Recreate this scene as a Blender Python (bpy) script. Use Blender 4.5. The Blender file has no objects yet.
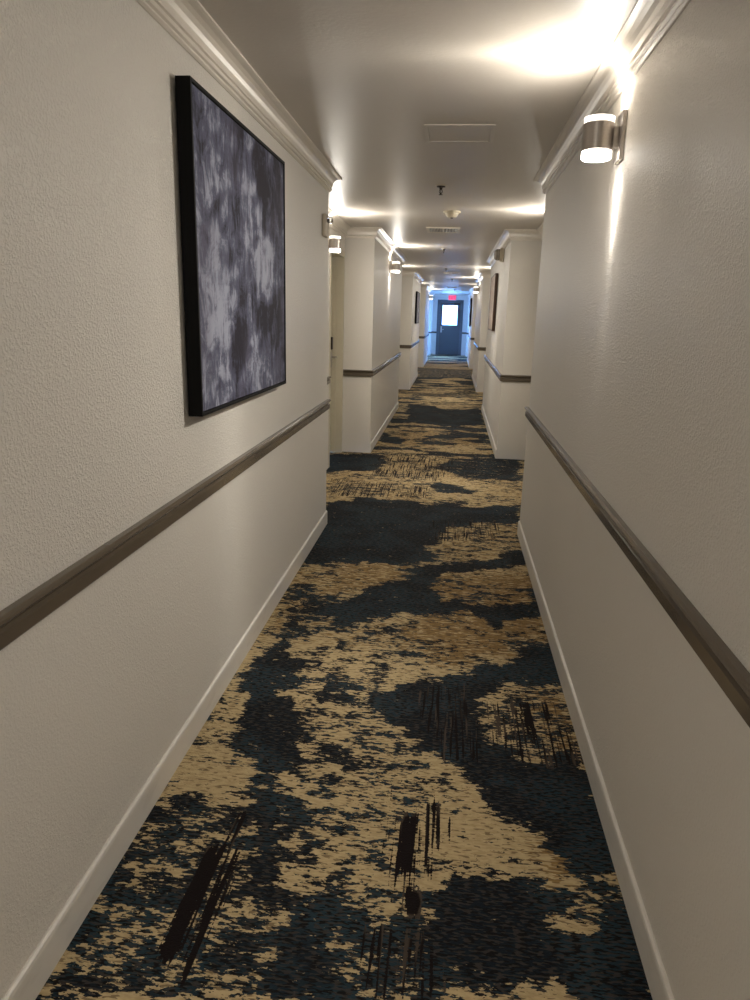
import bpy, bmesh, math, random
import numpy as np
from mathutils import Vector, Matrix

S = bpy.context.scene
COL = S.collection

# ------------------------------------------------------------------ camera
cam_d = bpy.data.cameras.new('camera')
cam = bpy.data.objects.new('camera', cam_d)
COL.objects.link(cam)
FW = Vector((-0.0973658, 0.9627445, -0.2522755))
RT = Vector((0.9939263, 0.1071230, 0.0252011))
UP = Vector((-0.0512867, 0.2482895, 0.9673272))
m = Matrix((RT, UP, -FW)).transposed().to_4x4()
m.translation = Vector((0, 0, 1.5))
cam.matrix_world = m
cam_d.sensor_fit = 'VERTICAL'
cam_d.sensor_height = 36.0
cam_d.lens = 709.98 / 1000 * 36.0
cam_d.clip_start = 0.02
S.camera = cam

# ------------------------------------------------------------------ sky and exposure
world = bpy.data.worlds.new('sky'); S.world = world
world.use_nodes = True
bgn = world.node_tree.nodes['Background']
bgn.inputs['Color'].default_value = (0.17, 0.41, 1.0, 1)
bgn.inputs['Strength'].default_value = 4.2
vs = S.view_settings
vs.view_transform = 'Standard'; vs.look = 'None'; vs.gamma = 1; vs.use_curve_mapping = False
vs.exposure = 1.95
LAMP_FAN = 4.5      # watts, the narrow fan of each sconce lens
LAMP_WIDE = 14.0      # watts, its soft wide light
LAMP_COL = (1.0, 0.942, 0.845)

# ------------------------------------------------------------------ the measured corridor
XL, XR, H = -0.863, 0.543, 2.37
REC = 0.315
XLR, XRR = XL - REC, XR + REC
RECESS = [(-2.2, 0.75), (4.97, 7.80), (11.92, 15.0), (18.55, 21.9), (25.6, 28.8)]
Y0, YE = -4.6, 29.5
TH = 0.16
DOOR_H = 2.09

# ------------------------------------------------------------------ helpers
def smooth(me, ang=35):
    for p in me.polygons: p.use_smooth = True
    try: me.set_sharp_from_angle(angle=math.radians(ang))
    except Exception: pass

def link(name, bm, mat, parent=None, loc=None, rotz=0, sm=False):
    me = bpy.data.meshes.new(name)
    bmesh.ops.recalc_face_normals(bm, faces=bm.faces)
    bm.to_mesh(me); bm.free()
    if mat: me.materials.append(mat)
    if sm: smooth(me)
    o = bpy.data.objects.new(name, me); COL.objects.link(o)
    if parent: o.parent = parent
    if loc: o.location = loc
    o.rotation_euler = (0, 0, rotz)
    return o

def box(bm, x0, x1, y0, y1, z0, z1, bev=0):
    c = ((x0+x1)/2, (y0+y1)/2, (z0+z1)/2)
    r = bmesh.ops.create_cube(bm, size=1, matrix=Matrix.Translation(c) @ Matrix.Diagonal((abs(x1-x0), abs(y1-y0), abs(z1-z0), 1)))
    if bev:
        es = list({e for v in r['verts'] for e in v.link_edges})
        bmesh.ops.bevel(bm, geom=es, offset=bev, segments=2, affect='EDGES', profile=0.5)

def lathe(bm, prof, seg=40, mat=Matrix.Identity(4), capped=True):
    """revolve (r, z) pairs about z"""
    rings = []
    for r, z in prof:
        if r < 1e-6: rings.append([bm.verts.new(mat @ Vector((0, 0, z)))])
        else: rings.append([bm.verts.new(mat @ Vector((r*math.cos(a*2*math.pi/seg), r*math.sin(a*2*math.pi/seg), z))) for a in range(seg)])
    for a, b in zip(rings, rings[1:]):
        for i in range(seg):
            j = (i+1) % seg
            if len(a) == 1: bm.faces.new((a[0], b[i], b[j]))
            elif len(b) == 1: bm.faces.new((a[i], a[j], b[0]))
            else: bm.faces.new((a[i], a[j], b[j], b[i]))

def cyl(bm, p, q, r, seg=16):
    p, q = Vector(p), Vector(q); d = q-p
    M = Matrix.Translation((p+q)/2) @ d.to_track_quat('Z', 'Y').to_matrix().to_4x4()
    bmesh.ops.create_cone(bm, cap_ends=True, segments=seg, radius1=r, radius2=r, depth=d.length, matrix=M)

def sweep(bm, path, prof, side):
    """sweep profile (p = distance from wall, z) along a plan path, mitred; side=+1: room lies right of the path"""
    n = len(path); P = [Vector(a) for a in path]
    dirs = [(P[i+1]-P[i]).normalized() for i in range(n-1)]
    nor = [Vector((d.y, -d.x))*side for d in dirs]
    rows = []
    for i in range(n):
        if i == 0: mv = nor[0]
        elif i == n-1: mv = nor[-1]
        else: mv = (nor[i-1]+nor[i]) / (1+nor[i-1].dot(nor[i]))
        rows.append([bm.verts.new((P[i].x+mv.x*p, P[i].y+mv.y*p, z)) for p, z in prof])
    k = len(prof)
    for a, b in zip(rows, rows[1:]):
        for i in range(k):
            j = (i+1) % k
            bm.faces.new((a[i], a[j], b[j], b[i]))
    bm.faces.new(rows[0]); bm.faces.new(rows[-1])

def struct(o):
    o['kind'] = 'structure'; return o

def thing(name, label, cat, loc, rotz=0, group=None):
    o = bpy.data.objects.new(name, None); COL.objects.link(o)
    o.empty_display_size = 0.1
    o.location = loc; o.rotation_euler = (0, 0, rotz)
    o['label'] = label; o['category'] = cat
    if group: o['group'] = group
    return o

def copy_thing(root, label, loc, rotz):
    def cp(o, parent):
        c = o.copy(); COL.objects.link(c)
        if parent: c.parent = parent
        for ch in [x for x in all_objs if x.parent == o]: cp(ch, c)
        return c
    all_objs = list(bpy.data.objects)
    r = cp(root, None)
    r.location = loc; r.rotation_euler = (0, 0, rotz); r['label'] = label
    return r

# ------------------------------------------------------------------ material nodes
class NT:
    def __init__(s, name):
        s.m = bpy.data.materials.new(name); s.m.use_nodes = True
        s.t = s.m.node_tree; s.b = s.t.nodes['Principled BSDF']
    def n(s, typ, **kw):
        n = s.t.nodes.new(typ)
        for k, v in kw.items(): setattr(n, k, v)
        return n
    def l(s, a, b): s.t.links.new(a, b)
    def put(s, sock, v):
        if hasattr(v, 'is_output') or isinstance(v, bpy.types.NodeSocket): s.l(v, sock)
        else: sock.default_value = v
    def math(s, op, a, b=0.0, c=None, clamp=False):
        n = s.n('ShaderNodeMath', operation=op, use_clamp=clamp)
        s.put(n.inputs[0], a); s.put(n.inputs[1], b)
        if c is not None: s.put(n.inputs[2], c)
        return n.outputs[0]
    def mix(s, f, a, b):
        n = s.n('ShaderNodeMix', data_type='RGBA')
        s.put(n.inputs[0], f)
        s.put(n.inputs[6], a if not isinstance(a, tuple) else (*a, 1)); s.put(n.inputs[7], b if not isinstance(b, tuple) else (*b, 1))
        return n.outputs[2]
    def step(s, v, a, b, o0=0.0, o1=1.0):
        n = s.n('ShaderNodeMapRange', interpolation_type='SMOOTHSTEP')
        s.put(n.inputs[0], v); s.put(n.inputs[1], a); s.put(n.inputs[2], b); s.put(n.inputs[3], o0); s.put(n.inputs[4], o1)
        return n.outputs[0]
    def co(s, scale=(1, 1, 1), loc=(0, 0, 0)):
        if not hasattr(s, 'tc'): s.tc = s.n('ShaderNodeTexCoord')
        mp = s.n('ShaderNodeMapping'); mp.inputs['Scale'].default_value = scale; mp.inputs['Location'].default_value = loc
        s.l(s.tc.outputs['Object'], mp.inputs['Vector']); return mp.outputs[0]
    def noise(s, scale=(1, 1, 1), detail=2.0, rough=0.5, dist=0.0, loc=(0, 0, 0), sc=1.0):
        n = s.n('ShaderNodeTexNoise'); n.inputs['Scale'].default_value = sc
        n.inputs['Detail'].default_value = detail; n.inputs['Roughness'].default_value = rough; n.inputs['Distortion'].default_value = dist
        s.l(s.co(scale, loc), n.inputs['Vector']); return n.outputs['Fac']
    def bump(s, h, dist, strength=1.0):
        b = s.n('ShaderNodeBump'); b.inputs['Distance'].default_value = dist; s.put(b.inputs['Strength'], strength)
        s.l(h, b.inputs['Height']); s.l(b.outputs[0], s.b.inputs['Normal'])
    def set(s, **kw):
        for k, v in kw.items():
            k = k.replace('_', ' ')
            if isinstance(v, tuple) and len(v) == 3: v = (*v, 1)
            s.put(s.b.inputs[k], v)
        return s

def plain(name, col, rough=0.5, metal=0.0, vary=0.06, vs_=8.0, **kw):
    a = NT(name)
    f = a.noise(sc=vs_, detail=3)
    c0 = tuple(x*(1-vary) for x in col); c1 = tuple(min(1, x*(1+vary)) for x in col)
    a.set(Base_Color=a.mix(f, c0, c1), Roughness=rough, Metallic=metal, **kw)
    return a.m

def wall_material():
    a = NT('orange_peel_wall_paint')
    peel = a.noise(sc=150, detail=2.5, rough=0.55)
    fine = a.noise(sc=240, detail=2)
    h = a.math('ADD', a.step(peel, 0.42, 0.66), a.math('MULTIPLY', fine, 0.25))
    sep = a.n('ShaderNodeSeparateXYZ'); a.l(a.tc.outputs['Object'], sep.inputs[0])
    up = a.step(sep.outputs[2], 0.86, 0.90, 0.45, 1.0)
    a.bump(h, 0.0013, up)
    big = a.noise(sc=0.9, detail=3)
    smudge = a.step(a.noise(scale=(3, 3, 1.2), detail=5, loc=(3, 1, 7)), 0.60, 0.80, 0.0, 0.22)
    c = a.mix(big, (0.620, 0.588, 0.538), (0.655, 0.622, 0.570))
    c = a.mix(smudge, c, (0.57, 0.535, 0.48))
    a.set(Base_Color=c, Roughness=0.5, Specular_IOR_Level=0.38)
    return a.m
M = {}
M['wall'] = wall_material()
def ceiling_material():
    a = NT('ceiling_paint')
    h = a.math('ADD', a.noise(sc=60, detail=3), a.math('MULTIPLY', a.noise(scale=(0.6, 5, 1), detail=2), 0.8))
    a.bump(h, 0.0007)
    a.set(Base_Color=a.mix(a.noise(sc=1.1, detail=3), (0.52, 0.475, 0.42), (0.56, 0.515, 0.455)), Roughness=0.42)
    return a.m
M['ceil'] = ceiling_material()
M['trim'] = plain('cream_gloss_trim', (0.66, 0.61, 0.54), 0.30)
def base_material():
    a = NT('scuffed_baseboard_paint')
    f = a.step(a.noise(scale=(2, 9, 30), detail=6), 0.52, 0.72, 0, 0.55)
    a.set(Base_Color=a.mix(f, (0.66, 0.63, 0.58), (0.55, 0.515, 0.465)), Roughness=0.35); return a.m
M['base'] = base_material()
M['rail'] = plain('taupe_rail_paint', (0.105, 0.083, 0.060), 0.2)
M['doorpaint'] = plain('khaki_door_paint', (0.48, 0.44, 0.32), 0.4)
M['frame_khaki'] = plain('khaki_frame_paint', (0.54, 0.495, 0.385), 0.35)
M['slate'] = plain('slate_door_paint', (0.060, 0.062, 0.066), 0.4)
M['slate2'] = plain('slate_frame_paint', (0.085, 0.092, 0.105), 0.4)
M['black'] = plain('black_frame_lacquer', (0.003, 0.003, 0.0035), 0.6, Specular_IOR_Level=0.15)
M['brownframe'] = plain('dark_walnut_frame', (0.06, 0.028, 0.014), 0.4)
M['steel'] = plain('satin_steel', (0.42, 0.39, 0.36), 0.35, 1.0)
M['darkmetal'] = plain('dark_bronze', (0.05, 0.04, 0.03), 0.4, 0.8)
M['brass'] = plain('brass', (0.55, 0.38, 0.16), 0.3, 1.0)
M['white'] = plain('white_plastic', (0.68, 0.62, 0.52), 0.4)
M['ivory'] = plain('ivory_plastic', (0.60, 0.53, 0.40), 0.4)
M['beige'] = plain('beige_plastic', (0.52, 0.45, 0.35), 0.45)
M['shadow'] = plain('dark_duct', (0.02, 0.018, 0.015), 0.8)
def nickel():
    a = NT('brushed_nickel')
    f = a.noise(scale=(1, 1, 400), detail=2)
    a.set(Base_Color=(0.46, 0.42, 0.385), Metallic=1.0, Roughness=0.33); a.bump(f, 0.0002); return a.m
M['nickel'] = nickel()
def glass(name, ior=1.45, rough=0.0, col=(1, 1, 1)):
    a = NT(name); a.set(Base_Color=col, Roughness=rough, IOR=ior, Transmission_Weight=1.0); return a.m
M['lens'] = glass('clear_lens')
M['acrylic'] = glass('clear_acrylic', 1.49, 0.12)
M['greyglass'] = plain('smoked_plastic_cover', (0.30, 0.27, 0.24), 0.12)
def emit(name, col, st, base=(0.9, 0.88, 0.84)):
    a = NT(name); a.set(Base_Color=base, Emission_Color=col, Emission_Strength=st, Roughness=0.4); return a.m
M['glow'] = emit('lit_diffuser', (1.0, 0.95, 0.87), 3.0)
M['glowring'] = emit('lit_acrylic_edge', (1.0, 0.93, 0.82), 0.8)
M['exitred'] = emit('lit_exit_letters', (1.0, 0.02, 0.10), 0.35, (0.6, 0.01, 0.03))
M['exitface'] = emit('lit_exit_face', (1.0, 0.10, 0.22), 0.16, (0.75, 0.12, 0.16))
CARPET = [
    ('N', 0.92, [(-0.754,3.020), (-0.642,3.038), (-0.634,2.845), (-0.573,2.647), (-0.597,2.568), (-0.668,2.582), (-0.672,2.502), (-0.575,2.470), (-0.492,2.325), (-0.469,2.163), (-0.517,2.064), (-0.453,1.936), (-0.417,1.864), (-0.552,1.845), (-0.522,1.927), (-0.600,2.052), (-0.691,2.131), (-0.777,2.324), (-0.780,2.462), (-0.755,2.653), (-0.764,2.854)]),
    ('N', 0.84, [(-0.566,1.872), (-0.412,1.913), (-0.398,1.723), (-0.426,1.588), (-0.328,1.573), (-0.251,1.539), (-0.175,1.256), (-0.298,1.240), (-0.320,1.335), (-0.374,1.522), (-0.506,1.610), (-0.550,1.722)]),
    ('N', 0.93, [(-0.462,3.740), (-0.222,3.876), (-0.248,4.075), (-0.008,4.265), (0.332,4.326), (0.343,4.527), (0.560,4.609), (0.545,4.326), (0.326,4.213), (0.019,4.087), (-0.047,3.858), (-0.018,3.638), (0.219,3.594), (0.491,3.667), (0.524,3.879), (0.563,3.736), (0.559,3.570), (0.366,3.435), (0.304,3.258), (0.260,3.356), (0.164,3.531), (0.006,3.478), (-0.249,3.384), (-0.541,3.261), (-0.616,3.336), (-0.509,3.555)]),
    ('N', 0.65, [(-0.952,3.781), (-0.794,3.729), (-0.613,3.683), (-0.509,3.555), (-0.614,3.323), (-0.578,3.184), (-0.647,3.037), (-0.716,2.921), (-0.777,3.016), (-0.797,3.370), (-0.924,3.556)]),
    ('N', 0.52, [(0.184,2.712), (0.519,2.764), (0.608,2.243), (0.375,2.193), (0.195,2.297)]),
    ('N', 0.96, [(-0.244,2.614), (-0.055,2.726), (0.106,2.858), (0.222,2.932), (0.403,3.069), (0.552,3.197), (0.545,2.854), (0.519,2.764), (0.417,2.773), (0.334,2.786), (0.184,2.712), (0.175,2.445), (0.195,2.297), (0.344,2.222), (0.375,2.193), (0.468,2.223), (0.465,2.299), (0.537,2.250), (0.553,2.049), (0.543,1.999), (0.199,1.951), (0.184,2.047), (0.133,2.103), (0.066,2.131), (0.024,2.199), (-0.035,2.263), (-0.124,2.333), (-0.216,2.465)]),
    ('N', 0.97, [(0.231,1.965), (0.327,1.878), (0.393,1.799), (0.443,1.739), (0.471,1.695), (0.568,1.676), (0.551,1.805), (0.550,2.048), (0.195,1.998)]),
    ('N', 0.98, [(0.027,1.562), (0.117,1.602), (0.140,1.665), (0.209,1.628), (0.283,1.567), (0.334,1.548), (0.548,1.589), (0.539,1.349), (0.102,1.292), (0.063,1.361), (0.040,1.442)]),
    ('N', 0.90, [(-0.217,1.510), (0.028,1.520), (0.029,1.480), (-0.208,1.457), (-0.311,1.453), (-0.325,1.522)]),
    ('N', 0.70, [(-0.208,1.454), (0.044,1.475), (0.102,1.292), (-0.175,1.256)]),
    ('N', 0.60, [(-0.876,1.847), (-0.581,1.889), (-0.298,1.240), (-0.885,1.164)]),
    ('N', 0.60, [(-0.859,1.356), (-0.528,1.400), (-0.422,1.224), (-0.863,1.167)]),
    ('N', 0.47, [(-0.405,1.914), (-0.625,2.936), (-0.421,2.968), (-0.002,2.127), (0.003,1.971), (0.016,1.568), (-0.332,1.555)]),
    ('N', 0.85, [(-0.443,2.684), (-0.387,2.736), (-0.317,2.540), (-0.459,2.495)]),
    ('N', 0.85, [(-0.400,2.216), (-0.329,2.227), (-0.317,2.150), (-0.380,2.147)]),
    ('N', 0.92, [(-0.942,5.518), (-0.744,5.758), (-0.378,5.732), (0.210,5.689), (0.615,5.771), (0.573,5.287), (0.050,5.104), (-0.082,4.598), (-0.008,4.265), (-0.862,4.111), (-0.889,4.795), (-0.906,5.221)]),
    ('N', 0.45, [(-0.082,4.598), (0.050,5.104), (0.573,5.287), (0.560,4.609), (-0.008,4.265)]),
    ('N', 0.85, [(-0.170,6.445), (0.268,6.300), (0.219,6.101), (-0.044,6.120)]),
    ('N', 0.78, [(-0.165,7.127), (0.145,7.735), (0.833,7.899), (0.711,6.765), (0.279,6.670)]),
    ('N', 0.90, [(-1.381,7.544), (-0.742,7.757), (-0.608,6.928), (-0.951,6.850), (-1.224,6.694)]),
    ('N', 0.90, [(-0.707,12.490), (-0.299,12.329), (-0.019,11.737), (0.523,12.306), (0.525,10.318), (0.207,10.132), (-0.104,10.045), (-0.622,10.611)]),
    ('N', 0.90, [(-0.896,9.288), (-0.504,8.754), (-0.540,8.386), (-0.851,8.591)]),
    ('N', 0.85, [(-0.105,10.142), (0.251,9.426), (0.246,9.101), (-0.381,8.786), (-0.230,9.135), (0.093,9.384)]),
    ('N', 0.90, [(-0.863,10.434), (-0.622,10.611), (-0.596,10.201), (-0.851,10.129)]),
    ('N', 0.64, [(-0.988,21.481), (0.607,21.395), (0.589,18.543), (-0.806,18.268)]),
    ('N', 0.62, [(-0.771,14.537), (-0.199,14.348), (0.419,15.382), (0.564,14.617), (-0.189,13.799), (-0.729,13.792)]),
    ('K', 1.00, [(-0.633,1.690), (-0.591,1.688), (-0.591,1.284), (-0.632,1.278)]),
    ('K', 1.00, [(-0.562,1.672), (-0.539,1.675), (-0.535,1.247), (-0.558,1.244)]),
    ('K', 0.90, [(-0.586,1.831), (-0.559,1.835), (-0.556,1.673), (-0.576,1.670)]),
    ('K', 0.90, [(-0.087,1.887), (-0.038,1.894), (-0.013,1.505), (-0.054,1.500)]),
    ('K', 0.80, [(-0.019,1.968), (0.006,1.972), (0.017,1.637), (-0.011,1.634)]),
    ('K', 0.60, [(0.021,2.024), (0.053,2.028), (0.062,1.758), (0.033,1.754)]),
    ('K', 0.55, [(-0.145,2.000), (-0.112,2.005), (-0.081,1.555), (-0.105,1.551)]),
    ('K', 0.45, [(0.180,2.615), (0.506,2.665), (0.587,2.240), (0.375,2.193), (0.195,2.297)]),
    ('K', 0.45, [(-0.102,2.652), (0.148,2.775), (0.170,2.209), (0.031,2.189)]),
    ('K', 0.43, [(-0.158,1.461), (0.044,1.475), (0.102,1.292), (-0.132,1.262)]),
    ('K', 0.43, [(-0.754,7.876), (0.145,7.735), (-0.051,6.513), (-0.724,6.624)]),
    ('K', 0.43, [(-1.085,6.456), (-0.139,6.330), (-0.124,5.887), (-0.970,5.781)]),
    ('K', 0.40, [(-0.102,5.210), (0.428,5.258), (0.399,4.801), (-0.085,4.664)]),
    ('G', 0.70, [(-0.064,4.020), (0.537,4.126), (0.517,3.225), (0.018,2.890), (-0.177,3.113)]),
    ('G', 1.00, [(0.279,1.804), (0.432,1.808), (0.438,1.724), (0.290,1.689)]),
    ('G', 0.90, [(0.269,1.615), (0.323,1.622), (0.317,1.575), (0.265,1.568)]),
    ('G', 0.60, [(0.354,2.722), (0.542,2.751), (0.608,2.243), (0.447,2.220)]),
    ('G', 0.60, [(-0.697,4.179), (-0.134,4.242), (-0.224,3.750), (-0.613,3.683)]),
    ('G', 0.60, [(-0.682,8.350), (0.394,8.621), (0.436,9.823), (-0.648,9.528)]),
]
ART = [
    ('L', 0.90, [(2.433,2.028), (2.595,2.075), (2.723,2.028), (2.715,1.925), (2.417,1.866)]),
    ('L', 1.00, [(2.842,2.051), (2.926,2.068), (2.925,1.804), (2.843,1.795)]),
    ('L', 0.80, [(2.926,1.825), (3.213,1.874), (3.346,1.751), (3.200,1.613), (2.922,1.594)]),
    ('L', 0.85, [(2.326,1.694), (2.480,1.722), (2.649,1.696), (2.685,1.564), (2.458,1.495), (2.311,1.553)]),
    ('L', 0.80, [(2.342,1.506), (2.590,1.535), (2.622,1.373), (2.325,1.335)]),
    ('L', 0.90, [(2.875,1.317), (3.006,1.345), (3.081,1.224), (2.840,1.213)]),
    ('L', 0.70, [(2.283,1.288), (2.524,1.296), (2.703,1.167), (2.308,1.179)]),
    ('L', 0.60, [(3.189,2.060), (3.289,2.078), (3.267,1.888), (3.187,1.878)]),
    ('D', 0.90, [(2.517,2.103), (2.853,2.139), (2.830,2.036), (2.630,1.985), (2.549,2.030)]),
    ('D', 0.90, [(2.957,2.121), (3.433,2.135), (3.440,1.909), (3.279,1.858), (2.928,1.861)]),
    ('D', 0.80, [(2.662,1.564), (2.811,1.568), (2.810,1.336), (2.620,1.345)]),
    ('D', 0.70, [(2.379,1.854), (2.786,1.909), (2.779,1.815), (2.441,1.728)]),
    ('D', 0.80, [(2.866,1.585), (3.478,1.624), (3.469,1.321), (3.055,1.340)]),
    ('D', 0.70, [(2.507,1.351), (2.849,1.349), (2.822,1.199), (2.564,1.238)]),
    ('D', 0.60, [(2.324,2.157), (2.410,2.154), (2.375,1.993), (2.309,2.011)]),
    ('D', 0.70, [(2.321,1.716), (2.357,1.720), (2.360,1.602), (2.309,1.600)]),
]

# ------------------------------------------------------------------ pattern fields (thread colour amounts of the weave, paint of the canvas)
def inside(px, py, poly):
    r = np.zeros(px.shape, bool); n = len(poly)
    for i in range(n):
        x1, y1 = poly[i]; x2, y2 = poly[(i+1) % n]
        if y1 == y2: continue
        c = ((y1 > py) != (y2 > py)) & (px < (x2-x1)*(py-y1)/(y2-y1)+x1)
        r ^= c
    return r
def blur(a, n):
    for _ in range(n):
        p = np.pad(a, 1, mode='edge')
        a = (p[1:-1, 1:-1]*2+p[:-2, 1:-1]+p[2:, 1:-1]+p[1:-1, :-2]+p[1:-1, 2:])/6
    return a
def grid_mesh(name, us, vsr, fn):
    nu, nv = len(us), len(vsr)
    verts = [fn(u, v) for v in vsr for u in us]
    faces = [(j*nu+i, j*nu+i+1, (j+1)*nu+i+1, (j+1)*nu+i) for j in range(nv-1) for i in range(nu-1)]
    me = bpy.data.meshes.new(name); me.from_pydata(verts, [], faces); me.update(); return me
def put_attr(me, name, chans):
    at = me.color_attributes.new(name, 'FLOAT_COLOR', 'POINT')
    n = len(me.vertices); buf = np.ones((n, 4), np.float32)
    for k, c in enumerate(chans): buf[:, k] = c.reshape(-1)[:n]
    at.data.foreach_set('color', buf.reshape(-1))

# ------------------------------------------------------------------ floor: one carpet
def carpet_material():
    a = NT('woven_abstract_carpet')
    at = a.n('ShaderNodeAttribute', attribute_name='weave')
    sep = a.n('ShaderNodeSeparateColor'); a.l(at.outputs['Color'], sep.inputs[0])
    N, K, G = sep.outputs[0], sep.outputs[1], sep.outputs[2]
    n1 = a.noise(scale=(30, 85, 1), detail=3, rough=0.65)
    n2 = a.noise(scale=(10, 20, 1), detail=2, loc=(5, 9, 0))
    t = a.math('ADD', a.math('MULTIPLY', n1, 0.55), a.math('MULTIPLY', n2, 0.45))
    thr = a.math('MULTIPLY_ADD', a.math('SUBTRACT', N, 0.5), 0.36, 0.5)
    dark = a.step(a.math('SUBTRACT', thr, t), -0.006, 0.006)
    # long dark warp streaks along the corridor
    s1 = a.noise(scale=(95, 3.0, 1), detail=1.5)
    ragged = a.noise(scale=(50, 160, 1), detail=1, loc=(2, 2, 0))
    kv = a.math('ADD', s1, a.math('MULTIPLY', a.math('SUBTRACT', ragged, 0.5), 0.30))
    kthr = a.math('MULTIPLY_ADD', a.math('SUBTRACT', K, 0.5), 0.62, 0.5)
    kd = a.math('MULTIPLY', a.step(a.math('SUBTRACT', kthr, kv), -0.01, 0.01), a.step(K, 0.06, 0.12))
    # thread colours
    d1 = a.noise(scale=(38, 130, 1), detail=1, loc=(11, 3, 0))
    d2 = a.noise(scale=(3, 4, 1), detail=2, loc=(1, 8, 0))
    navy = a.mix(a.step(d2, 0.42, 0.58), (0.008, 0.013, 0.019), (0.018, 0.036, 0.048))
    dk = a.mix(a.step(d1, 0.44, 0.52), (0.007, 0.0065, 0.007), navy)
    dk = a.mix(a.math('MULTIPLY', a.step(a.noise(scale=(40, 140, 1), detail=1, loc=(7, 7, 0)), 0.53, 0.58), 0.75), dk, (0.045, 0.038, 0.033))
    cream = a.mix(a.step(a.noise(scale=(30, 90, 1), detail=2, loc=(4, 1, 0)), 0.40, 0.62), (0.47, 0.365, 0.205), (0.39, 0.295, 0.160))
    gold = a.mix(a.step(a.noise(scale=(25, 120, 1), detail=1.5, loc=(9, 4, 0)), 0.45, 0.55), (0.26, 0.165, 0.065), (0.17, 0.11, 0.05))
    gthr = a.math('MULTIPLY_ADD', a.math('SUBTRACT', G, 0.5), 0.36, 0.5)
    gd = a.step(a.math('SUBTRACT', gthr, a.noise(scale=(16, 75, 1), detail=2, loc=(6, 2, 0))), -0.01, 0.01)
    lt = a.mix(a.math('MULTIPLY', gd, a.step(G, 0.05, 0.3)), cream, gold)
    fleck = a.step(a.noise(scale=(30, 110, 1), detail=1, loc=(3, 5, 0)), 0.60, 0.63)
    lt = a.mix(a.math('MULTIPLY', fleck, 0.75), lt, (0.13, 0.085, 0.045))
    kc = a.mix(a.step(a.noise(scale=(30, 3, 1), detail=1, loc=(8, 8, 0)), 0.52, 0.62), (0.008, 0.005, 0.005), (0.060, 0.045, 0.034))
    c = a.mix(dark, lt, dk)
    kc = a.mix(a.step(K, 0.46, 0.6), kc, (0.008, 0.005, 0.005))
    c = a.mix(kd, c, kc)
    a.set(Base_Color=c, Roughness=0.95, Specular_IOR_Level=0.12)
    a.bump(a.noise(scale=(160, 260, 1), detail=2), 0.004, 0.8)
    return a.m

random.seed(4); rng = np.random.default_rng(7)
FX = np.arange(XLR-0.14, XRR+0.15, 0.025); FY = np.arange(Y0, YE+0.15, 0.03)
PX, PY = np.meshgrid(FX, FY)
def lownoise(sx, sy, seed):
    r = np.random.default_rng(seed)
    gx, gy = int((FX[-1]-FX[0])/sx)+3, int((FY[-1]-FY[0])/sy)+3
    g = r.random((gy, gx)); u = (PX-FX[0])/sx; v = (PY-FY[0])/sy
    i, j = u.astype(int), v.astype(int); fu, fv = u-i, v-j
    fu, fv = fu*fu*(3-2*fu), fv*fv*(3-2*fv)
    return (g[j, i]*(1-fu)+g[j, i+1]*fu)*(1-fv)+(g[j+1, i]*(1-fu)+g[j+1, i+1]*fu)*fv
far = lownoise(0.9, 0.55, 1)*0.6+lownoise(0.45, 0.28, 2)*0.4
fN = np.where(far > 0.52, 0.86, 0.30)
WX, WY = (lownoise(.11, .09, 21)-.5)*.13+(lownoise(.04, .03, 23)-.5)*.05, (lownoise(.11, .09, 22)-.5)*.12+(lownoise(.05, .035, 24)-.5)*.05
near = (PY > 0.9) & (PY < 16.5)
fN = np.where(near, 0.08+0.62*(lownoise(0.22, 0.2, 3)*.6+lownoise(.08,.07,31)*.4), fN)
mid = (PY > 7.8) & (PY < 16.5)
fN = np.where(mid & (lownoise(0.6, 0.22, 9)*0.6+lownoise(0.25, 0.11, 10)*0.4 > 0.58), 0.82, fN)
fK = np.where(near, 0.02, 0.25*(lownoise(0.6, 0.9, 5) > 0.6)); fG = 0.25+0.25*lownoise(0.5, 0.5, 6)
fG = np.where(near & (PY < 3), 0.12, fG)
for ch, d, poly in CARPET:
    f = {'N': fN, 'K': fK, 'G': fG}[ch]
    f[inside(PX+WX*(ch != 'K'), PY+WY*(ch != 'K'), poly)] = d
for y0, y1, n in ((-9, 99, 2),):
    fN = blur(fN, 1)+(lownoise(.09,.06,41)-.5)*.16*near; fG = blur(fG, 4); fK = blur(fK, 1)
me = grid_mesh('floor', FX, FY, lambda u, v: (u, v, 0.0))
put_attr(me, 'weave', (fN, fK, fG))
me.materials.append(carpet_material())
floor = bpy.data.objects.new('floor', me); COL.objects.link(floor); struct(floor)

# ------------------------------------------------------------------ ceiling
bm = bmesh.new(); box(bm, XLR-TH, XRR+TH, Y0-0.1, YE+0.15, H, H+0.12)
ceiling = struct(link('ceiling', bm, M['ceil']))

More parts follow.
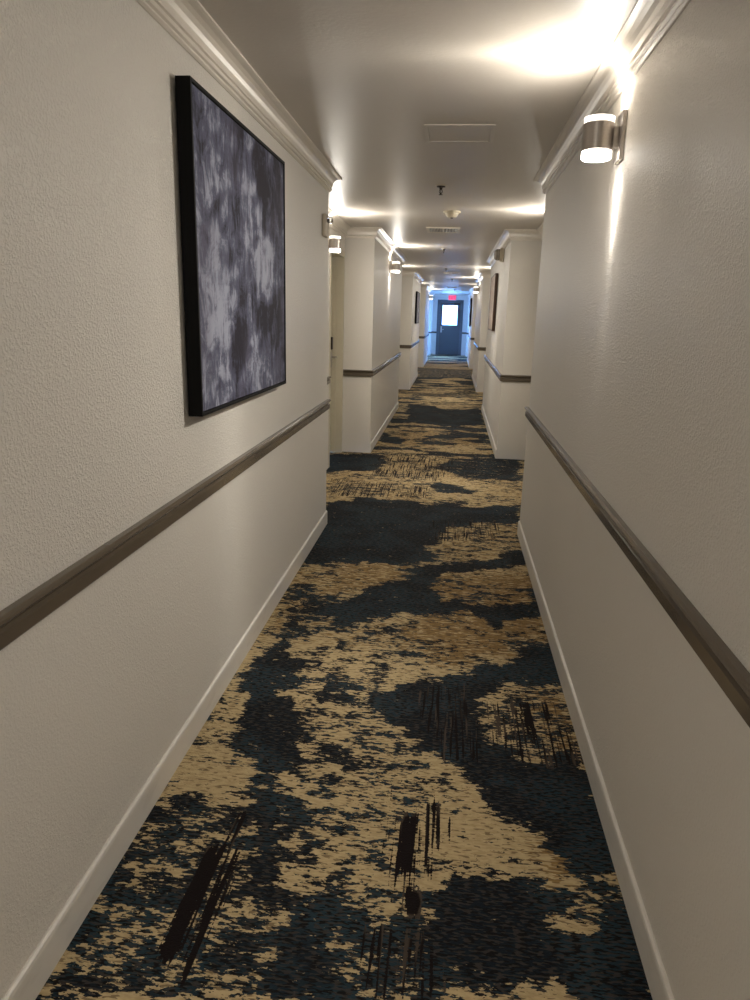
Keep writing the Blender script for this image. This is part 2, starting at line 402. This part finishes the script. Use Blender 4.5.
# ------------------------------------------------------------------ walls
DOORS = {1: [(5.10, 6.00), (6.93, 7.75)], 2: [(12.05, 12.95), (14.05, 14.95)], 3: [(18.67, 19.57), (20.95, 21.85)]}
ADDED_WINDOWS = {4: [(25.95, 28.50)]}; SILL = 0.15
def side_wall(s):
    """s=-1 left, +1 right"""
    X, XR_ = (XL, XLR) if s < 0 else (XR, XRR)
    XO = XR_ + s*TH
    bm = bmesh.new()
    def bx(xa, xb, *r): box(bm, min(xa, xb), max(xa, xb), *r)
    y = Y0
    for k, (a, b) in enumerate(RECESS):
        bx(X, XO, y, a, -0.02, H)
        ops = [(p, q, 0, DOOR_H) for p, q in DOORS.get(k, [])] + [(p, q, SILL, 2.1) for p, q in ADDED_WINDOWS.get(k, [])]
        yy = a
        for p, q, z0, z1 in ops:
            bx(XR_, XO, yy, p, -0.02, H)
            bx(XR_, XO, p, q, z1, H)
            if z0 > 0: bx(XR_, XO, p, q, -0.02, z0)
            yy = q
        bx(XR_, XO, yy, b, -0.02, H)
        y = b
    bx(X, XO, y, YE, -0.02, H)
    return struct(link('wall_left' if s < 0 else 'wall_right', bm, M['wall']))
wl, wr = side_wall(-1), side_wall(1)
bm = bmesh.new(); box(bm, XLR-TH, XRR+TH, Y0-0.12, Y0, -0.02, H)
struct(link('wall_near', bm, M['wall']))
EX0, EX1 = -0.615, 0.295
bm = bmesh.new()
box(bm, XLR-TH, EX0, YE, YE+0.15, -0.02, H); box(bm, EX1, XRR+TH, YE, YE+0.15, -0.02, H); box(bm, EX0, EX1, YE, YE+0.15, 2.10, H)
struct(link('wall_end', bm, M['wall']))

# ------------------------------------------------------------------ crown, chair rail, baseboards
def wall_path(s, ya=None):
    X, XR_ = (XL, XLR) if s < 0 else (XR, XRR)
    p = [(X, Y0)]
    for a, b in RECESS: p += [(X, a), (XR_, a), (XR_, b), (X, b)]
    return p + [(X, YE)]
crown = [(0, H), (0.078, H), (0.078, H-0.007), (0.070, H-0.010)] + \
        [(0.070-0.046*math.sin(t*math.pi/2), H-0.010-0.048*(1-math.cos(t*math.pi/2))) for t in (0.2, 0.4, 0.6, 0.8, 1.0)] + \
        [(0.024, H-0.064), (0.016, H-0.066), (0.016, H-0.072), (0.021, H-0.077), (0.021, H-0.083), (0.013, H-0.087), (0.013, H-0.093), (0.006, H-0.098), (0, H-0.098)]
rail = [(0, .847), (.016, .847), (.019, .851), (.019, .881), (.011, .886), (.013, .893), (.022, .897), (.026, .903), (.025, .909), (.018, .914), (0, .914)]
basep = [(0, 0), (.011, 0), (.011, .088), (.009, .097), (.004, .101), (0, .101)]
tn = [0]
def trim(prof, path, side, mat, sm=True):
    tn[0] += 1
    bm = bmesh.new(); sweep(bm, path, prof, side)
    o = struct(link('trim_%d' % tn[0] if prof is not basep else 'baseboard_%s' % ('left' if side > 0 else 'right'), bm, mat))
    return o
trim(crown, wall_path(-1), 1, M['trim']); trim(crown, wall_path(1), -1, M['trim'])
ENDY = YE-0.026
for x0, x1 in ((XL, EX0-0.06), (EX1+0.06, XR)):
    bm = bmesh.new(); sweep(bm, [(x0, YE), (x1, YE)], rail, 1); tn[0] += 1; struct(link('trim_%d' % tn[0], bm, M['rail']))
bm = bmesh.new(); sweep(bm, [(XL, YE), (XR, YE)], crown, 1); tn[0] += 1; struct(link('trim_%d' % tn[0], bm, M['trim']))
def sections(s):
    X, XR_ = (XL, XLR) if s < 0 else (XR, XRR)
    out = [[(X, Y0), (X, RECESS[0][0]), (XR_, RECESS[0][0]), (XR_, RECESS[0][1]), (X, RECESS[0][1])]]
    for k in (1, 2, 3):
        a, b = RECESS[k]; (p0, q0), (p1, q1) = DOORS[k]
        out[-1] += [(X, a), (XR_, a), (XR_, p0-0.05)]
        out.append([(XR_, q0+0.05), (XR_, p1-0.05)])
        out.append([(XR_, q1+0.049), (XR_, b), (X, b)] if q1+0.05 < b else [(XR_, b), (X, b)])
    a, b = RECESS[4]
    out[-1] += [(X, a), (XR_, a), (XR_, b), (X, b), (X, YE-0.03)]
    return out
for s in (-1, 1):
    for sec in sections(s): trim(rail, sec, -s, M['rail'])
    X = XL if s < 0 else XR
    for y0, y1 in ((Y0, RECESS[0][0]), (RECESS[0][1], RECESS[1][0]), (RECESS[1][1], RECESS[2][0]), (RECESS[2][1], RECESS[3][0]), (RECESS[3][1], RECESS[4][0])):
        trim(basep, [(X, y0), (X, y1)], -s, M['base'])

# ------------------------------------------------------------------ recess doors
door_no = [0]
def room_door(s, p, q, latch_far):
    door_no[0] += 1
    XR_ = XLR if s < 0 else XRR
    d = -s                                   # towards the corridor
    xf = XR_ - d*0.115                       # leaf face
    def bx(bm, xa, xb, *r, **k): box(bm, min(xa, xb), max(xa, xb), *r, **k)
    bm = bmesh.new(); bx(bm, xf, xf-d*0.04, p+0.018, q-0.018, 0.008, DOOR_H-0.018, bev=0.002)
    leaf = struct(link('door_%d' % door_no[0], bm, M['doorpaint']))
    bm = bmesh.new()
    for ya, yb in ((p-0.03, p+0.015), (q-0.015, q+0.03)): bx(bm, XR_+d*0.005, XR_-d*0.0005, ya, yb, 0, DOOR_H+0.045, bev=0.002)
    bx(bm, XR_+d*0.005, XR_-d*0.0005, p+0.015, q-0.015, DOOR_H-0.015, DOOR_H+0.045, bev=0.002)
    for ya, yb in ((p, p+0.015), (q-0.015, q)): bx(bm, XR_-d*0.0005, XR_-d*0.158, ya, yb, 0, DOOR_H)
    bx(bm, XR_-d*0.0005, XR_-d*0.158, p+0.015, q-0.015, DOOR_H-0.015, DOOR_H)
    for ya, yb in ((p+0.015, p+0.03), (q-0.03, q-0.015)): bx(bm, XR_-d*0.07, xf+d*0.0, ya, yb, 0, DOOR_H-0.015)
    link('door_frame', bm, M['frame_khaki'], leaf)
    ly = q-0.10 if latch_far else p+0.10
    t = -1 if latch_far else 1
    bm = bmesh.new(); bx(bm, xf+d*0.022, xf, ly-0.035, ly+0.035, 1.13, 1.26, bev=0.004)
    lk = link('door_lock', bm, M['darkmetal'], leaf)
    bm = bmesh.new()
    bx(bm, xf+d*0.014, xf, ly-0.028, ly+0.028, 0.94, 1.10, bev=0.004)
    cyl(bm, (xf+d*0.012, ly, 1.05), (xf+d*0.065, ly, 1.05), 0.011)
    cyl(bm, (xf+d*0.062, ly-t*0.008, 1.05), (xf+d*0.062, ly+t*0.115, 1.05), 0.009)
    link('lever', bm, M['steel'], lk, sm=True)
    bm = bmesh.new(); bx(bm, xf+d*0.01, xf, p+0.10, q-0.10, 0.03, 0.25, bev=0.002)
    return leaf
for k in (1, 2, 3):
    for s in (-1, 1):
        for i, (p, q) in enumerate(DOORS[k]): room_door(s, p, q, True if s < 0 else i == 0)

# unseen alcove windows, added to throw blue daylight on the end wall
wn = 0
for s in (-1, 1):
    XR_ = XLR if s < 0 else XRR; p, q = ADDED_WINDOWS[4][0]; wn += 1
    xa, xb = sorted((XR_+s*0.05, XR_+s*0.11))
    bm = bmesh.new()
    for a_, b_, c_, d_ in ((p, p+.05, SILL, 2.1), (q-.05, q, SILL, 2.1), (p+.05, q-.05, SILL, SILL+.05), (p+.05, q-.05, 2.05, 2.1), ((p+q)/2-.025, (p+q)/2+.025, SILL+.05, 2.05)):
        box(bm, xa, xb, a_, b_, c_, d_)
    w = struct(link('window_%d' % wn, bm, M['white']))
    bm = bmesh.new(); box(bm, (xa+xb)/2-.003, (xa+xb)/2+.003, p+.05, q-.05, SILL+.05, 2.05)
    link('pane', bm, M['lens'], w)

# ------------------------------------------------------------------ the exit door
LX0, LX1, LZ = EX0+0.045, EX1-0.045, 2.045
WX0, WX1, WZ0, WZ1 = -0.475, 0.135, 1.17, 1.95
bm = bmesh.new(); yb0, yb1 = YE+0.045, YE+0.09
box(bm, LX0, WX0, yb0, yb1, 0.01, LZ); box(bm, WX1, LX1, yb0, yb1, 0.01, LZ)
box(bm, WX0, WX1, yb0, yb1, 0.01, WZ0); box(bm, WX0, WX1, yb0, yb1, WZ1, LZ)
door_no[0] += 1
ed = struct(link('door_%d' % door_no[0], bm, M['slate']))
bm = bmesh.new()
box(bm, EX0-.06, EX0+.045, YE-.015, YE+.12, 0, 2.10, .003); box(bm, EX1-.045, EX1+.06, YE-.015, YE+.12, 0, 2.10, .003)
box(bm, EX0-.06, EX1+.06, YE-.015, YE+.12, LZ, 2.155, .003)
link('door_frame', bm, M['slate2'], ed)
bm = bmesh.new(); box(bm, WX0, WX1, YE+.063, YE+.069, WZ0, WZ1); link('pane', bm, M['lens'], ed)
bm = bmesh.new()
for r in ((WX0-.02, WX0+.012, WZ0-.02, WZ1+.02), (WX1-.012, WX1+.02, WZ0-.02, WZ1+.02)): box(bm, r[0], r[1], yb0-.008, yb0, r[2], r[3])
for r in ((WX0+.012, WX1-.012, WZ0-.02, WZ0+.012), (WX0+.012, WX1-.012, WZ1-.012, WZ1+.02)): box(bm, r[0], r[1], yb0-.008, yb0, r[2], r[3])
link('window_bead', bm, M['slate2'], ed)
bm = bmesh.new(); box(bm, LX0+.05, LX0+.11, yb0-.014, yb0, .88, 1.12, .004)
lk = link('door_lock', bm, M['steel'], ed)
bm = bmesh.new(); cyl(bm, (LX0+.08, yb0, 1.0), (LX0+.08, yb0-.06, 1.0), .011); cyl(bm, (LX0+.075, yb0-.058, 1.0), (LX0+.19, yb0-.058, 1.0), .009)
link('lever', bm, M['steel'], lk, sm=True)
bm = bmesh.new(); box(bm, -.02, .22, yb0-.06, yb0, 1.965, 2.03, .004)
cl = link('door_closer', bm, M['darkmetal'], ed)
bm = bmesh.new(); box(bm, .0, .03, yb0-.055, YE-.10, 2.03, 2.045); link('closer_arm', bm, M['darkmetal'], cl)
bm = bmesh.new(); box(bm, EX0+.045, EX1-.045, YE-.01, YE+.12, 0.0, .012, .002); link('threshold', bm, M['darkmetal'], ed)

# exit sign
es = thing('exit_sign', 'small glowing red EXIT sign on blue-lit wall above the far door', 'sign', (-0.105, YE, 2.235))
bm = bmesh.new(); box(bm, -.16, .16, -.045, -.001, -.10, .10, .006); link('housing', bm, M['white'], es)
bm = bmesh.new(); box(bm, -.15, .15, -.049, -.045, -.09, .09); link('face', bm, M['exitface'], es)
bm = bmesh.new()
def bar(x0, z0, x1, z1, w=.018):
    d = Vector((x1-x0, 0, z1-z0)); L = d.length; ang = math.atan2(d.z, d.x)
    Mx = Matrix.Translation(((x0+x1)/2, -.052, (z0+z1)/2)) @ Matrix.Rotation(-ang, 4, 'Y') @ Matrix.Diagonal((L, .006, w, 1))
    bmesh.ops.create_cube(bm, size=1, matrix=Mx)
h = .06
bar(-.115, -h, -.115, h); 
for z in (-h+.009, 0, h-.009): bar(-.115, z, -.07, z)
bar(-.05, -h, .0, h); bar(-.05, h, .0, -h); bar(.028, -h, .028, h)
bar(.085, -h, .085, h-.01); bar(.05, h-.009, .12, h-.009)
link('letters', bm, M['exitred'], es)

# ------------------------------------------------------------------ wall sconces
def fan_light(name, up, parent, z):
    d = bpy.data.lights.new(name, 'POINT'); d.color = LAMP_COL; d.shadow_soft_size = 0.012; d.use_nodes = True
    d.energy = 1.0
    t = d.node_tree; em = t.nodes['Emission']
    tc = t.nodes.new('ShaderNodeTexCoord'); sp = t.nodes.new('ShaderNodeSeparateXYZ'); t.links.new(tc.outputs['Normal'], sp.inputs[0])
    def mt(op, a, b=0.0):
        n = t.nodes.new('ShaderNodeMath'); n.operation = op
        for i, v in enumerate((a, b)):
            if isinstance(v, (int, float)): n.inputs[i].default_value = v
            else: t.links.new(v, n.inputs[i])
        return n.outputs[0]
    y = sp.outputs[1]; zz = sp.outputs[2] if up else mt('MULTIPLY', sp.outputs[2], -1.0)
    def gauss(sig): return mt('EXPONENT', mt('MULTIPLY', mt('MULTIPLY', y, y), -1.0/(sig*sig)))
    def clamp(v, k, off): return mt('MINIMUM', mt('MAXIMUM', mt('MULTIPLY', mt('ADD', v, off), k), 0.0), 1.0)
    if up:
        g = mt('ADD', mt('MULTIPLY', gauss(0.19), LAMP_FAN), mt('MULTIPLY', gauss(0.5), LAMP_FAN*0.30))
        g = mt('MULTIPLY', g, clamp(zz, 3.0, 0.0))
        wide = mt('MULTIPLY', clamp(sp.outputs[0], 1.5, 0.15), LAMP_WIDE*0.40)
    else:   # the lower lens throws its fan steeply down the wall; the plate screens the soft part from the wall side
        g = mt('ADD', mt('MULTIPLY', gauss(0.13), LAMP_FAN*1.6), mt('MULTIPLY', gauss(0.42), LAMP_FAN*0.40))
        g = mt('MULTIPLY', g, clamp(zz, 3.5, -0.35))
        g = mt('MULTIPLY', g, mt('MAXIMUM', clamp(mt('MULTIPLY', zz, -1.0), 14.0, 1.0), 0.30))
        wide = mt('MULTIPLY', clamp(sp.outputs[0], 2.2, 0.10), LAMP_WIDE*0.95)
    wide = mt('MULTIPLY', wide, clamp(zz, 1.1, 0.45))
    t.links.new(mt('ADD', g, wide), em.inputs['Strength'])
    o = bpy.data.objects.new(name, d); COL.objects.link(o); o.parent = parent; o.location = (0.083, 0, z)
    return o
def make_sconce(label, loc, rotz):
    """local +x points away from the wall"""
    t = thing('wall_sconce', label, 'wall lamp', loc, rotz, 'cylinder wall sconces along the corridor')
    bm = bmesh.new(); box(bm, 0.0005, 0.016, -.045, .045, -.078, .078, .003); link('backplate', bm, M['nickel'], t)
    bm = bmesh.new(); box(bm, .015, .036, -.016, .016, -.034, .034, .003); link('arm', bm, M['nickel'], t)
    c = Matrix.Translation((.083, 0, 0))
    bm = bmesh.new(); lathe(bm, [(.046, -.040), (.050, -.044), (.0525, -.042), (.0525, .042), (.050, .044), (.046, .040), (.046, -.040)], 48, c); link('cylinder_shade', bm, M['nickel'], t, sm=True)
    bm = bmesh.new(); lathe(bm, [(0, -.034), (.046, -.034), (.0505, -.046), (.0505, -.066), (.046, -.070), (0, -.070)], 48, c); link('lower_diffuser', bm, M['glow'], t, sm=True)
    bm = bmesh.new(); lathe(bm, [(.030, .036), (.046, .036), (.0505, .046), (.0505, .062), (.030, .062), (.030, .036)], 48, c); link('upper_ring', bm, M['glowring'], t, sm=True)
    bm = bmesh.new(); lathe(bm, [(0, .036), (.029, .036), (.029, .050), (0, .052)], 32, c); link('upper_lens', bm, M['glow'], t, sm=True)
    fan_light('up_lamp', True, t, .074); fan_light('down_lamp', False, t, -.080)
    return t
SZ = 2.108
sc0 = make_sconce('nearest satin nickel cylinder sconce, high on the right wall below the crown moulding', (XR, 2.74, SZ), math.pi)
for lab, loc, rz in [
    ('lit sconce at the near left corner, beside the first khaki door frame', (XLR, 6.67, SZ), 0),
    ('sconce in the first right alcove, opposite the khaki door, lighting the ceiling band', (XRR, 6.36, SZ), math.pi),
    ('lit cylinder sconce on the left wall past the first alcove, under crown moulding', (XL, 9.65, SZ), 0),
    ('sconce in the second left alcove, beyond the first left wall block', (XLR, 13.45, SZ), 0),
    ('sconce in the second right alcove, beyond the wall with the strobe', (XRR, 13.45, SZ), math.pi),
    ('small lit cylinder sconce on the right wall near the far blue-lit end', (XR, 16.9, SZ), math.pi),
    ('sconce in the third left alcove, far down the hall', (XLR, 20.2, SZ), 0),
    ('sconce in the third right alcove, far down the hall', (XRR, 20.2, SZ), math.pi),
    ('farthest visible lit sconce on the left wall just before the exit door', (XL, 24.3, SZ), 0),
    ('sconce in the left alcove just behind the camera', (XLR, -0.75, SZ), 0),
    ('sconce in the right alcove just behind the camera', (XRR, -0.75, SZ), math.pi)]:
    copy_thing(sc0, lab, loc, rz)

# ------------------------------------------------------------------ pictures
def art_material(name, seed, dark, midc, light, yoff=0):
    a = NT(name)
    at = a.n('ShaderNodeAttribute', attribute_name='paint')
    sep = a.n('ShaderNodeSeparateColor'); a.l(at.outputs['Color'], sep.inputs[0])
    L, D = sep.outputs[0], sep.outputs[1]
    st = a.noise(scale=(1, 34, 4), detail=8, rough=0.75, loc=(0, seed, 0), dist=0.6)
    bl = a.noise(scale=(1, 11, 8), detail=9, rough=0.75, loc=(0, seed, 5), dist=0.8)
    hz = a.noise(scale=(1, 9, 60), detail=4, loc=(0, seed, 9), dist=1.0)
    v = a.math('ADD', a.math('MULTIPLY', st, 0.65), a.math('MULTIPLY', bl, 1.15))
    v = a.math('SUBTRACT', v, 0.385)
    v = a.math('ADD', v, a.math('MULTIPLY', a.math('SUBTRACT', L, D), 0.26))
    v = a.math('ADD', v, a.math('MULTIPLY', a.math('SUBTRACT', hz, 0.5), 0.10))
    c = a.mix(a.step(v, 0.30, 0.50), dark, midc)
    c = a.mix(a.step(v, 0.50, 0.78), c, light)
    v0 = v
    scr = a.math('MULTIPLY', a.step(a.noise(scale=(1, 60, 9), detail=3, loc=(0, seed+4, 1), dist=1.5), 0.66, 0.70), a.step(bl, 0.50, 0.60))
    c = a.mix(a.math('MULTIPLY', scr, 0.5), c, light)
    warm = a.step(a.noise(scale=(1, 3, 2.5), detail=3, loc=(0, seed+8, 1)), 0.52, 0.66, 0, 0.35)
    c = a.mix(warm, c, tuple(x*f for x, f in zip(midc, (1.15, 1.0, 0.9))))
    a.set(Base_Color=c, Roughness=0.7, Specular_IOR_Level=0.2)
    a.bump(st, 0.001)
    return a.m
def picture(name, label, s, y0, y1, z0, z1, depth, fmat, amat, shapes=()):
    """s=-1 on the left wall, +1 on the right wall"""
    X = XL if s < 0 else XR; d = -s
    yc, zc = (y0+y1)/2, (z0+z1)/2; hy, hz = (y1-y0)/2, (z1-z0)/2
    t = thing(name, label, 'picture', (X, yc, zc))
    bm = bmesh.new(); fw = .012
    def bx(xa, xb, *r): box(bm, min(xa, xb), max(xa, xb), *r, .0015)
    bx(d*.008, d*depth, -hy, -hy+fw, -hz, hz); bx(d*.008, d*depth, hy-fw, hy, -hz, hz)
    bx(d*.008, d*depth, -hy+fw, hy-fw, -hz, -hz+fw); bx(d*.008, d*depth, -hy+fw, hy-fw, hz-fw, hz)
    link('frame', bm, fmat, t)
    ys = np.linspace(-hy+fw+.003, hy-fw-.003, 60); zs = np.linspace(-hz+fw+.003, hz-fw-.003, 60)
    xf = d*(depth-.004)
    me = grid_mesh('canvas', ys, zs, lambda u, v: (xf, u, v))
    A, B = np.meshgrid(ys+yc, zs+zc); fL = np.zeros(A.shape); fD = np.zeros(A.shape); WA, WB = (blur(rng.random(A.shape)-.5, 3)*.35 for _ in (0, 1)); WB = WB*2.5
    for ch, k, poly in shapes: (fL if ch == 'L' else fD)[inside(A+WA, B+WB, poly)] = k
    put_attr(me, 'paint', (blur(fL, 3), blur(fD, 3), fL*0))
    n = len(me.vertices)
    # give the canvas its thickness
    bm = bmesh.new(); bm.from_mesh(me)
    edge = bmesh.ops.extrude_face_region(bm, geom=list(bm.faces))
    for v in [g for g in edge['geom'] if isinstance(g, bmesh.types.BMVert)]: v.co.x = d*.012
    bmesh.ops.recalc_face_normals(bm, faces=bm.faces); bm.to_mesh(me); bm.free()
    me.materials.append(amat)
    c = bpy.data.objects.new('canvas', me); COL.objects.link(c); c.parent = t
    bm = bmesh.new(); box(bm, min(d*.0005, d*.012), max(d*.0005, d*.012), -.12, .12, hz-.09, hz-.06); link('hanging_cleat', bm, M['steel'], t)
    return t
picture('framed_painting', 'large abstract painting in greys and slate violet, black frame, on near left wall', -1, 2.262, 3.478, 1.160, 2.168, .055, M['black'],
        art_material('abstract_slate_paint', 0, (0.016, 0.014, 0.024), (0.072, 0.075, 0.120), (0.31, 0.325, 0.405)), ART)
picture('framed_picture', 'light picture in dark brown frame on the right wall beneath the wall strobe', 1, 9.62, 10.75, 1.335, 2.055, .045, M['brownframe'],
        art_material('abstract_cream_paint', 20, (0.16, 0.10, 0.08), (0.42, 0.34, 0.29), (0.62, 0.56, 0.50)))
picture('framed_picture', 'dark-framed picture seen edge-on on the left wall, second wall block', -1, 16.15, 17.3, 1.335, 2.02, .045, M['black'],
        art_material('abstract_dusk_paint', 40, (0.03, 0.03, 0.04), (0.12, 0.12, 0.15), (0.4, 0.4, 0.45)))
picture('framed_picture', 'farthest picture, black edge on the right wall near the exit door', 1, 23.1, 24.3, 1.22, 2.08, .05, M['black'],
        art_material('abstract_night_paint', 60, (0.03, 0.03, 0.04), (0.12, 0.12, 0.15), (0.4, 0.4, 0.45)))

# ------------------------------------------------------------------ fire alarm strobes
def strobe(label, loc, rotz, mat):
    t = thing('fire_alarm_strobe', label, 'alarm', loc, rotz)
    bm = bmesh.new(); box(bm, 0.0005, .028, -.058, .058, -.068, .068, .008); link('housing', bm, mat, t, sm=True)
    bm = bmesh.new(); box(bm, .027, .033, -.040, .040, -.052, .004, .002)
    for k in range(5): box(bm, .033, .035, -.034, .034, -.047+k*.010, -.043+k*.010)
    link('horn_grille', bm, mat, t)
    bm = bmesh.new(); box(bm, .027, .060, -.034, .034, .016, .052, .008); link('strobe_lens', bm, M['lens'], t, sm=True)
    bm = bmesh.new(); cyl(bm, (.034, -.02, .034), (.034, .02, .034), .006); link('flash_tube', bm, M['darkmetal'], t)
    return t
strobe('beige fire alarm strobe on the left wall just before the corner', (XL, 4.79, 2.045), 0, M['beige'])
st = thing('fire_alarm_strobe', 'rounded beige wall alarm on the right wall above the brown-framed picture', 'alarm', (XR, 8.85, 2.215), math.pi)
bm = bmesh.new(); box(bm, .0005, .022, -.075, .075, -.085, .085, .009); link('housing', bm, M['beige'], st, sm=True)
RX = Matrix.Translation((.021, 0, 0)) @ Matrix.Rotation(math.pi/2, 4, 'Y')
bm = bmesh.new(); lathe(bm, [(0, 0), (.078, 0), (.078, .020), (.072, .028), (0, .028)], 36, RX); link('mounting_ring', bm, M['beige'], st, sm=True)
bm = bmesh.new(); lathe(bm, [(0, .027), (.062, .027), (.064, .055), (.058, .078), (.040, .092), (0, .097)], 36, RX); link('cover', bm, M['greyglass'], st, sm=True)
bm = bmesh.new(); lathe(bm, [(.0615, .046), (.067, .046), (.067, .054), (.0615, .054), (.0615, .046)], 36, RX); link('trim_band', bm, M['steel'], st, sm=True)

# ------------------------------------------------------------------ ceiling fittings
hx0, hx1, hy0, hy1 = -.186, .148, 3.66, 4.0
t = thing('access_panel', 'flush painted access panel in the ceiling, nearest the camera', 'panel', (0, 0, H))
bm = bmesh.new()
for r in ((hx0, hx1, hy0, hy0+.018), (hx0, hx1, hy1-.018, hy1), (hx0, hx0+.018, hy0+.018, hy1-.018), (hx1-.018, hx1, hy0+.018, hy1-.018)): box(bm, r[0], r[1], r[2], r[3], -.006, -.0005, .001)
link('frame', bm, M['ceil'], t)
bm = bmesh.new(); box(bm, hx0+.021, hx1-.021, hy0+.021, hy1-.021, -.003, -.0005); link('hatch', bm, M['ceil'], t)

def vent(label, x0, x1, y0, y1):
    t = thing('ceiling_vent', label, 'air vent', ((x0+x1)/2, (y0+y1)/2, H), 0, 'air vents in the corridor ceiling')
    hx, hy = (x1-x0)/2, (y1-y0)/2
    bm = bmesh.new(); b = .028
    for r in ((-hx, hx, -hy, -hy+b), (-hx, hx, hy-b, hy), (-hx, -hx+b, -hy+b, hy-b), (hx-b, hx, -hy+b, hy-b), (-.008, .008, -hy+b, hy-b)): box(bm, r[0], r[1], r[2], r[3], -.012, -.0005, .002)
    link('frame', bm, M['white'], t)
    bm = bmesh.new(); box(bm, -hx+b, hx-b, -hy+b, hy-b, -.002, -.0005); link('duct', bm, M['shadow'], t)  # flat dark sheet standing in for the shade behind the louvres
    bm = bmesh.new(); n = 9
    for sx, tilt in ((-1, .5), (1, -.5)):
        for k in range(n):
            x = sx*(.008 + (hx-b-.008)*(k+.5)/n)
            bmesh.ops.create_cube(bm, size=1, matrix=Matrix.Translation((x, 0, -.0075)) @ Matrix.Rotation(tilt, 4, 'Y') @ Matrix.Diagonal((.0015, 2*(hy-b), .011, 1)))
    link('louvre', bm, M['white'], t)
    return t
vent('rectangular louvred air vent in the ceiling behind the smoke detector', -.327, .018, 7.62, 8.05)
vent('second louvred ceiling vent, farther down the hall, thin dark strip', -.27, .07, 15.1, 15.5)
vent('farthest louvred ceiling vent, dark strip just before the exit sign', -.27, .07, 22.4, 22.8)

def sprinkler(label, x, y):
    t = thing('fire_sprinkler', label, 'sprinkler', (x, y, H), 0, 'pendent sprinklers on the corridor ceiling')
    bm = bmesh.new(); lathe(bm, [(0, -.0005), (.040, -.0005), (.040, -.003), (.030, -.008), (0, -.008)], 28); link('escutcheon', bm, M['white'], t, sm=True)
    bm = bmesh.new(); lathe(bm, [(0, -.007), (.030, -.007), (.030, -.013), (.012, -.017), (.009, -.030), (0, -.030)], 24)
    for a in (1, -1):
        cyl(bm, (a*.007, 0, -.028), (a*.012, 0, -.042), .0025, 8); cyl(bm, (a*.012, 0, -.042), (0, 0, -.060), .0025, 8)
    link('sprinkler_body', bm, M['darkmetal'], t, sm=True)
    bm = bmesh.new(); cyl(bm, (0, 0, -.024), (0, 0, -.056), .003, 10); link('glass_bulb', bm, M['darkmetal'], t)
    bm = bmesh.new(); lathe(bm, [(0, -.058), (.014, -.060), (.014, -.063), (0, -.064)], 20); link('deflector', bm, M['darkmetal'], t)
    return t
sp = sprinkler('nearest dark sprinkler head hanging from the ceiling past the access panel', -.134, 5.26)
copy_thing(sp, 'second sprinkler head on the ceiling, just past the first vent', (-.177, 9.9, H), 0)
copy_thing(sp, 'third sprinkler head on the ceiling, before the second vent', (-.19, 13.85, H), 0)
copy_thing(sp, 'fourth sprinkler head on the ceiling, past the second vent', (-.09, 17.6, H), 0)
copy_thing(sp, 'farthest sprinkler head, dark, just above the exit sign', (-.02, 24.0, H), 0)

t = thing('smoke_detector', 'round ivory smoke detector on the ceiling between sprinkler and vent', 'detector', (-.063, 6.52, H))
bm = bmesh.new(); lathe(bm, [(0, -.0005), (.075, -.0005), (.075, -.010), (.070, -.016), (0, -.016)], 40); link('base_ring', bm, M['ivory'], t, sm=True)
bm = bmesh.new(); lathe(bm, [(0, -.0155), (.058, -.0155), (.056, -.026), (.046, -.034), (.044, -.040), (.034, -.048), (0, -.050)], 40); link('chamber', bm, M['ivory'], t, sm=True)
bm = bmesh.new(); lathe(bm, [(0, -.049), (.012, -.049), (.010, -.056), (0, -.057)], 20); link('sensor_cap', bm, M['shadow'], t, sm=True)
